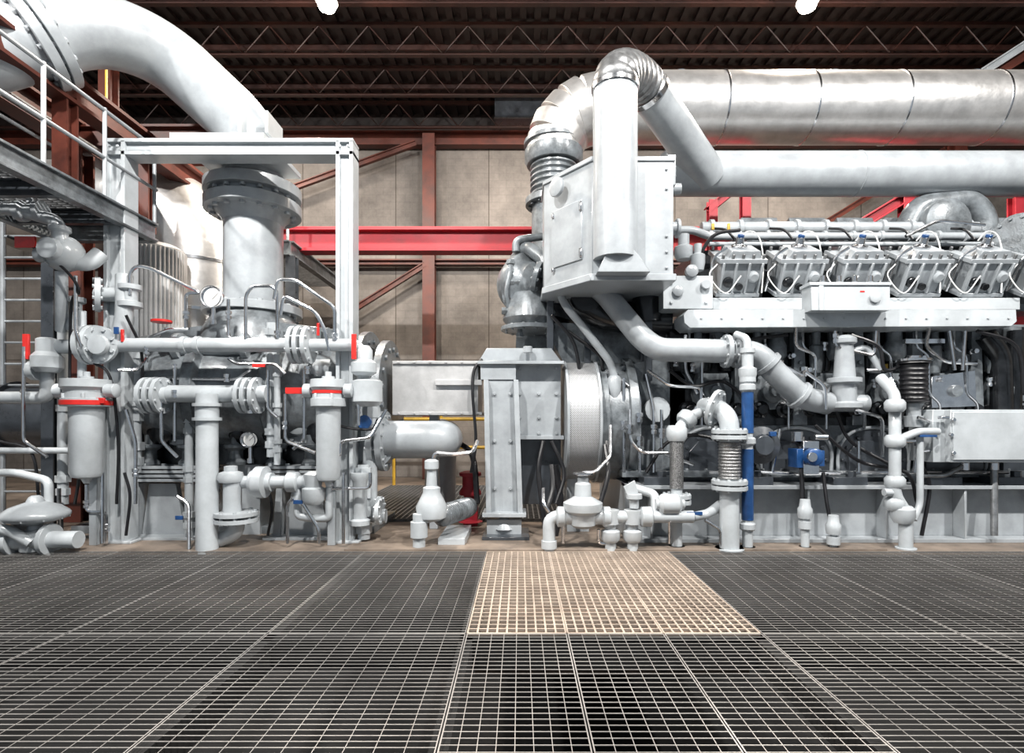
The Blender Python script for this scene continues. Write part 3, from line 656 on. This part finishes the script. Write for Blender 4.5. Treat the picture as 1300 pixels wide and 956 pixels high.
wp.fl((922,446,.4),'x',21,6,8,22,2.2); wp.fl((935,446,.4),'x',21,6,8,22,2.2); wp.T([(928,446,.4),(962,448,.4),(990,480,.4),(1018,505,.45),(1050,512,.6)],15,20,22,10)
wp.L((975,462,.4),(.7,0,-.7),[(-3,18),(3,18)],20); wp.L((1015,502,.44),(.7,0,-.5),[(-3,19),(3,19)],20)
wp.T([(708,360,.9),(715,385,.85),(740,415,.8),(775,460,.75),(780,480,.75)],5,14,12,8)
wp.L((1072,498,.55),'z',[(-20,14),(-20,20),(-14,20),(-12,14),(10,14),(12,20),(18,20),(18,13),(60,10),(62,14),(68,14),(72,8)],20)
wp.T([(1045,512,.6),(1100,512,.6)],11,0,16); wp.T([(1072,450,.55),(1100,440,.55),(1118,470,.5)],4,8)
wp.L((780,485,.75),'z',[(-20,6),(-10,9),(4,9),(8,6)],14); wp.L((835,520,.75),'y',[(0,16),(10,16)],18)
st=g('tubing','steel')
for t in ([(770,470,.8),(812,500,.7),(812,580,.6),(812,600,.6)],[(820,475,.8),(830,520,.7),(830,600,.6)],[(870,425,.6),(870,470,.7),(885,500,.7)],
 [(940,460,.5),(975,470,.5),(990,462,.4),(1020,478,.35),(1020,470,.4),(1048,490,.35),(1048,520,.35)],[(1130,480,.5),(1140,500,.4),(1140,560,.4),(1165,560,.4)],[(1100,470,.5),(1130,470,.5),(1135,520,.5)],
 [(1085,520,.4),(1120,530,.4),(1120,580,.4)],[(1165,530,.3),(1195,540,.3),(1195,570,.3),(1165,575,.3),(1160,600,.3)],[(800,520,.6),(800,560,.5),(815,575,.5),(860,575,.5)],
 [(900,600,.5),(950,598,.5),(1000,602,.5),(1100,600,.5),(1280,600,.5)],[(1060,420,.5),(1060,440,.5),(1110,452,.5),(1112,420,.5)],[(880,545,.6),(880,520,.6),(900,505,.6)],
 [(1010,415,.5),(1010,440,.6),(1035,450,.7),(1035,470,.7)],[(1180,415,.6),(1175,440,.7),(1200,460,.7),(1240,462,.7)],[(1150,300,.9),(1190,280,.9),(1250,286,.9)],
 [(840,520,.6),(840,575,.6),(880,590,.6)],[(822,470,.7),(850,490,.6),(890,492,.6),(890,540,.6)],[(792,480,.7),(792,600,.6)],[(1090,560,.5),(1090,600,.5)],[(1205,420,.6),(1212,470,.6)],[(1225,420,.6),(1222,470,.6)],[(990,545,.6),(980,600,.5)]):
    st.T(t,2.2,8,8,5)
for px,py in ((812,530),(830,545),(870,450),(1020,472),(1048,500),(1140,540),(1120,555),(1165,560),(1195,555),(880,530),(800,545),(1060,430),(990,464),(840,550),(792,540),(812,560)):
    st.L((px,py,.5),'z',[(-6,4),(-1,4),(-1,3),(1,3),(1,4.5),(6,4.5)],6)
hs=g('hoses','black')
for t in ([(1020,555,.5),(1018,600,.35),(1022,650,.3)],[(1035,540,.4),(1090,585,.4),(1150,600,.3),(1165,640,.3)],[(1005,560,.4),(1015,570,.35),(1018,630,.2),(1020,680,.15)],[(1045,600,.3),(1050,640,.2),(1058,680,.15)],
 [(770,560,.5),(772,600,.3),(760,640,.3),(740,640,.3)],[(1080,425,.5),(1115,440,.45),(1125,470,.45),(1160,455,.5)],[(700,400,.9),(730,440,.9),(740,520,.9)],[(880,340,.9),(905,300,.85),(940,292,.8)],[(1240,420,.5),(1290,440,.5),(1300,500,.5)],[(720,420,1.0),(760,450,.9),(765,470,.9)],
 [(850,470,.7),(880,490,.6),(920,485,.6),(960,520,.6)],[(1060,520,.6),(1080,560,.6),(1130,590,.5)],[(820,600,.6),(850,560,.6),(900,555,.6),(960,590,.6)],[(1170,590,.4),(1180,620,.4),(1170,680,.4)],[(905,425,.6),(915,440,.6),(960,430,.6),(1000,425,.6)]): hs.H(t,2.3)
yw=g('brass_fittings','yellow')
for px,py in ((905,292),(925,292),(1187,470),(1225,462),(1125,470)): yw.L((px,py,.9),'z',[(0,2),(8,2)],6)
sv=g('polished_panel','steel'); sv.prism([(1183,478),(1238,470),(1240,516),(1183,518)],.78,.9); sv.bx(1150,430,1200,436,.7,1.0)
g.done(.004)
g=G('ignition_control_box'); b=g('box','paintw'); b.bx(1030,360,1130,394,.25,.5); b.bx(1028,358,1132,362,.23,.5); b.bx(1040,362,1046,394,.235,.26)
b.L((1110,378,.25),'-y',[(0,7),(3,7),(4,4)],14); b=g('label','redl'); b.bx(1092,369,1098,371,.245,.25); b=g('glands','steel')
for px in (1045,1065,1085,1105): b.L((px,358,.37),'z',[(0,3),(8,3)],8)
g.done(.004)
g=G('junction_box'); b=g('box','paintw'); b.bx(1184,520,1206,587,.25,.7); b.bx(1207,520,1330,587,.15,.7); b.bx(1210,523,1330,584,.13,.16)
b=g('latches','steel'); b.bolts([(1209,533,.13),(1209,575,.13),(1206,552,.14)],'-y',3); b.bx(1196,528,1206,532,.12,.2)
for px in (1225,1262): b.L((px,587,.4),'-z',[(0,5),(10,5)],10)
b=g('conduit','cable'); b.T([(1262,590,.4),(1262,680,.3)],4,0); b.T([(1225,590,.4),(1200,604,.4),(1170,604,.4)],3,8)
g.done(.006)
g=G('oil_mist_filter'); b=g('canister','black'); pr=[]
for i in range(8): pr+=[(-i*6,15),(-i*6-2,16.2),(-i*6-4,15)]
b.L((1160,462,.45),'z',[(4,5),(3,18),(0,19)]+pr+[(-48,17),(-50,10)],24)
b=g('lid','steel'); b.L((1160,462,.45),'z',[(3,20),(6,20),(7,8),(10,8),(11,3)],24); b=g('fitting','paint'); b.L((1160,512,.45),'-z',[(0,8),(16,8),(16,11),(30,11)],16); b.T([(1160,516,.45),(1160,530,.6),(1160,540,1.0)],6,8)
g.done(.002)
g=G('air_intake_box'); b=g('housing','paint')
z0,z1=w(0,350,0).z,w(0,203,0).z
FX=(752-CX)*.01
b.plan([(FX,0),(1.95,0),(1.95,1.3),(.34,1.3),(.34,.72)],z0,z1)
b.plan([(FX-.03,-.03),(1.98,-.03),(1.98,1.33),(.31,1.33),(.31,.70)],z0-.07,z0+.02)
b.plan([(FX-.02,-.02),(1.97,-.02),(1.97,1.32),(.32,1.32),(.32,.71)],z1-.02,z1+.04)
dv=Vector((FX-.34,-.72,0)).normalized(); nv=Vector((dv.y,-dv.x,0)); nv=nv if nv.y<0 else -nv
mid=Vector(((FX+.34)/2,.36,0))
R3=Matrix((dv,nv,Vector((0,0,1)))).transposed()
d=g('door','paint'); d.ob(mid+Vector((-.0,0,(z0+z1)/2-.1)),(.58,.04,.78),R3)
hl=g('hinges','steel')
for dz in (-.3,.3): hl.ob(mid+dv*.28+nv*.03+Vector((0,0,(z0+z1)/2-.1+dz)),(.05,.03,.12),R3)
for dz in (-.42,.32): hl.ob(mid-dv*.25+nv*.03+Vector((0,0,(z0+z1)/2-.1+dz)),(.04,.03,.06),R3)
d.lw(mid+Vector((-.12,0,z1-.2)),nv,[(0,.13),(.05,.13),(.06,.09)],20)
c=g('pipe_transition','paint')
c.prism([(758,345),(768,325),(780,302),(792,302),(812,325),(826,345)],-.22,0)
b.bolts([(846,y,0) for y in (215,240,300,320,340)],'-y',2)
c.bx(848,196,858,235,.2,.6)
c.fl((852,222,.5),'x',14,5,6,16); c.L((850,290,.3),'x',[(0,8),(8,8),(8,12),(12,12)],14); c.L((850,240,.5),'x',[(0,7),(14,7)],14)
l=g('support_legs','paintd')
for xx,yy in ((.45,1.2),(1.85,1.2),(1.85,.95),(1.0,1.2)): l.boxw((xx-.05,yy-.05,2.2),(xx+.05,yy+.05,z0))
g.done(.008)
g=G('intake_pipe'); b=g('riser','paint')
yv=-.02
b.T([(781,330,yv),(781,112,yv)],28,0,36)
e=g('ribbed_elbow','zinc')
P0=w(781,114,yv); 
A=P0+Vector((0,0,.04)); Cn=w(824,116,.75)
N=26
ctrl1=A+Vector((0,0,.27)); ctrl2=Cn+(Cn-w(892,216,1.7)).normalized()*.33
cur=[A*(1-u)**3+ctrl1*3*u*(1-u)**2+ctrl2*3*u*u*(1-u)+Cn*u**3 for u in [i/N for i in range(N+1)]]
e.path(cur,.285,30,lambda i:1.0 if i%3 else .9)
b.path([cur[-1],w(900,224,1.8)],.27,30)
f=g('clamps','steel'); f.lw(P0,'z',[(-.02,.30),(.04,.30)],32); f.lw(cur[-1],(w(892,216,1.7)-cur[-1]),[(-.02,.29),(.06,.29)],32)
h=g('header','paint'); h.T([(842,221,1.9),(1500,221,1.9)],27,0,36); h.L((842,221,1.9),'-x',[(0,27),(5,22),(8,10)],32)
h.L((1085,221,1.9),'x',[(0,27.6),(1.5,27.6)],36)
g.done(.004)
g=G('exhaust_duct'); b=g('cladding','alu'); ye=2.4
b.T([(758,138,ye),(1560,138,ye)],42,0,48)
s=g('bands','steel')
for px in (912,1020,1130,1250,1380): s.L((px,138,ye),'x',[(-1.2,42.8),(1.2,42.8)],48)
for px in (865,1060,1240):
    a=w(px,95,ye); s.Tw([a+Vector((-.07,0,-.05)),a+Vector((-.07,0,.09)),a+Vector((.07,0,.09)),a+Vector((.07,0,-.05))],.02,.05,8)
q=k(ye); cen=w(760,196,ye); Rr=(760-703)*q
ns=5
secs=[]
for i in range(ns+1):
    a=math.pi/2+ (math.pi/2)*i/ns
    secs.append((cen+Vector((math.cos(a)*Rr,0,math.sin(a)*Rr)), (42-7*i/ns)*q))
for i in range(ns):
    b.path([secs[i][0]+(secs[i][0]-secs[i+1][0])*.06,secs[i+1][0]+(secs[i+1][0]-secs[i][0])*.06],1,40,lambda j,i=i:secs[i+j][1]*(1.0+.015*(i%2)))
bl=g('expansion_bellows','cast'); t=0; pr=[]
bl.L((703,197,ye),'z',[(-14,34),(-8,37),(4,37),(4,33)],36); 
while t<46: pr+=[(-14-t,27),(-16-t,30),(-18-t,30),(-20-t,27)]; t+=7
bl.L((703,197,ye),'z',pr,32); bl.fl((703,258,ye),'z',36,8,14,30,2.4); bl.L((703,262,ye),'-z',[(0,28),(130,28)],28)
bl.fl((703,184,ye),'z',38,5,12,30,2.2)
g.done(.004)
# ================================================================ front service pipes
def riser(name,px,top,r,y,extra=None):
    g=G(name); b=g('pipe','paintw'); a=w(px,top,y); b.lw((a.x,y,0),'z',[(0,r*k(y)),(a.z,r*k(y))],20)
    b.lw((a.x,y,0),'z',[(0,r*k(y)*1.5),(.02,r*k(y)*1.5)],20)
    return g,b
g,b=riser('coolant_riser',926,560,12,-.02)
b.T([(926,560,-.02),(926,530,-.02),(908,516,.2),(895,516,.6)],12,20,18); b.fl((908,518,.12),(-.7,.6,.3),24,5,8,22,2.2)
for py in (548,555,612,619): b.fl((926,py,-.02),'z',22,5,8,22,2.2)
d=g('braided_connector','braid'); pr=[]
for i in range(12): pr+=[(-i*4,13),(-i*4-1.5,14),(-i*4-3,13)]
d.L((926,561,-.02),'z',pr,24); g.done(.002)
g,b=riser('blue_banded_pipe',949,470,6.5,.05)
b.L((949,468,.05),'z',[(-14,9),(-8,11),(0,11),(2,7),(18,7),(20,9),(26,9)],16); b.T([(949,455,.05),(949,430,.1),(935,425,.35)],5,10)
for py in (482,492,560,668): b.L((949,py,.05),'z',[(-5,8),(-3,10),(3,10),(5,8)],14)
d=g('blue_band','blue'); d.L((949,498,.05),'-z',[(0,7.3),(52,7.3)],16); d.L((949,570,.05),'-z',[(0,7.3),(90,7.3)],16); g.done(.002)
g,b=riser('fuel_gas_riser',859,600,7,.1)
b.T([(859,600,.1),(859,545,.1),(878,528,.3),(900,520,.7)],7,18,16); b.L((859,548,.1),'z',[(-12,10),(-6,13),(4,13),(8,10)],14); b.L((872,532,.2),(.7,.3,.6),[(-8,10),(-3,13),(4,13),(8,9)],14)
d=g('braided_hose','braid'); d.L((859,560,.1),'-z',[(0,8.5),(60,8.5)],18)
b.fl((859,630,.1),'z',18,5,8,20,2); b.fl((859,637,.1),'z',18,5,8,20,2); g.done(.002)
for px,top,yy,rr in ((1022,640,.05,5),(1058,660,.05,4.5)):
    g,b=riser('drain_pipe',px,top,rr,yy); b.L((px,top+6,yy),'z',[(-12,8),(-6,9),(0,9),(3,7),(12,6)],12); b.L((px,top+26,yy),'z',[(-5,8),(5,8)],12); g.done(.002)
g,b=riser('drain_pipe',1150,650,8,.0); b.T([(1150,650,0),(1136,628,0),(1136,540,.05),(1136,500,.2),(1118,480,.5)],7,10,14)
for py in (515,560,612,640): b.L((1136,py,.03),'z',[(-8,9),(-4,12),(4,12),(8,9)],14)
b.L((1146,648,0),'z',[(-16,10),(-8,14),(2,14),(6,10)],14)
b.T([(1136,560,.05),(1165,548,.05),(1190,548,.2)],5,8); b.T([(1168,545,.1),(1168,640,.1),(1160,660,.05)],4,8); b.L((1122,625,0),'x',[(0,5),(12,5)],10)
d=g('blue_handle','blue'); d.bx(1168,552,1190,555,.02,.05); g.done(.002)
g=G('fuel_regulator_station'); b=g('manifold','paintw')
b.T([(697,700,-.05),(697,656,-.05),(800,656,-.05),(880,656,-.05)],8,12,16); b.T([(832,656,-.05),(832,628,.05),(800,618,.3)],6,8,12)
b.L((740,656,-.05),'z',[(-14,10),(-10,16),(4,18),(8,24),(14,25),(18,25),(22,18),(26,11),(42,10),(44,7),(50,7)],24)
b.L((740,656,-.05),'x',[(-34,9),(-32,13),(-24,13),(-22,10),(24,10),(26,13),(34,13),(36,9)],18)
for i in range(8):
    a=i*math.pi/4; c=w(740,640,-.05); b.lw(c+Vector((math.cos(a)*.215,math.sin(a)*.215,-.035)),'z',[(0,.013),(.07,.013)],6)
for px in (775,803): 
    b.T([(px,656,-.05),(px,699,-.05)],7,0,14); b.L((px,680,-.05),'z',[(-8,9),(-4,12),(6,12),(8,9)],14); b.L((px,656,-.05),'z',[(-9,11),(9,11)],14)
b.L((805,645,-.05),'z',[(0,6),(12,6),(12,10),(18,10)],14); b.L((697,690,-.05),'z',[(-6,10),(4,10)],14); b.L((820,656,-.05),'x',[(-8,10),(-6,13),(6,13),(8,10)],16); b.L((850,640,-.05),'x',[(-14,9),(-10,13),(10,13),(14,9)],16); b.T([(832,640,-.05),(868,640,-.05)],7,0)
b.prism([(792,618),(806,610),(812,632),(800,638)],-.1,-.06)
b.T([(880,656,-.05),(900,652,0),(915,640,.1)],6,8)
t=g('tubing','steel')
for tt in ([(740,606,-.05),(740,600,-.05),(755,600,-.05),(775,580,.1),(775,540,.3)],[(715,660,-.05),(715,690,-.05)],[(760,672,-.08),(760,690,-.05),(775,690,-.05)],[(850,656,-.1),(850,690,-.05)],[(690,620,.1),(690,640,-.05),(697,650,-.05)],[(895,660,-.05),(915,672,-.05),(915,690,-.05)]): t.T(tt,2.2,6,8)
hw=g('handwheel','steel'); hw.L((740,604,-.05),'z',[(0,10),(2,13),(4,13),(5,4)],20)
h=g('hose','black'); h.H([(700,590,.2),(702,620,.1),(695,645,0)],3); h.H([(768,565,.3),(772,600,.1),(762,640,0)],3)
bb=g('blue_handles','blue'); bb.bx(872,650,892,654,-.1,-.07)
g.done(.002)
g=G('pneumatic_shutoff_valve'); b=g('actuator','blue'); b.L((1030,580,.2),'-y',[(0,11),(10,11),(12,8)],20); b.bx(1012,570,1020,594,.25,.5); b.bx(1040,572,1047,592,.25,.45)
c=g('body','steel'); c.L((1030,580,.08),'-y',[(0,6),(4,6)],16); c.bx(1020,560,1040,602,.25,.6); c.L((1040,555,.3),'x',[(-6,4),(10,4)],10); c.L((1012,560,.35),'z',[(0,7),(12,7)],12); g.done(.003)
g=G('gate_valve'); b=g('body','paintd'); b.L((965,565,.35),'-y',[(0,24),(4,24),(8,14),(14,12)],22); b.T([(965,565,.4),(965,565,.9)],12,0); 
c=g('handle','blue'); c.bx(978,548,986,554,.2,.25); g.done()
g=G('floor_kerb_plate'); b=g('p','floor'); b.boxw((-2.2,-.1,0),(4.6,.25,.02)); g.done(.003)
# ================================================================ CAMERA
cam=bpy.data.cameras.new('camera'); co=bpy.data.objects.new('camera',cam); sc.collection.objects.link(co); sc.camera=co
co.location=(0,CY,CZ); co.rotation_euler=(math.pi/2,0,0)
cam.sensor_fit='HORIZONTAL'; cam.sensor_width=36; cam.lens=F/1300*36
cam.shift_x=-(CX-650)/1300; cam.shift_y=(HY-478)/1300
cam.clip_start=.05; cam.clip_end=200
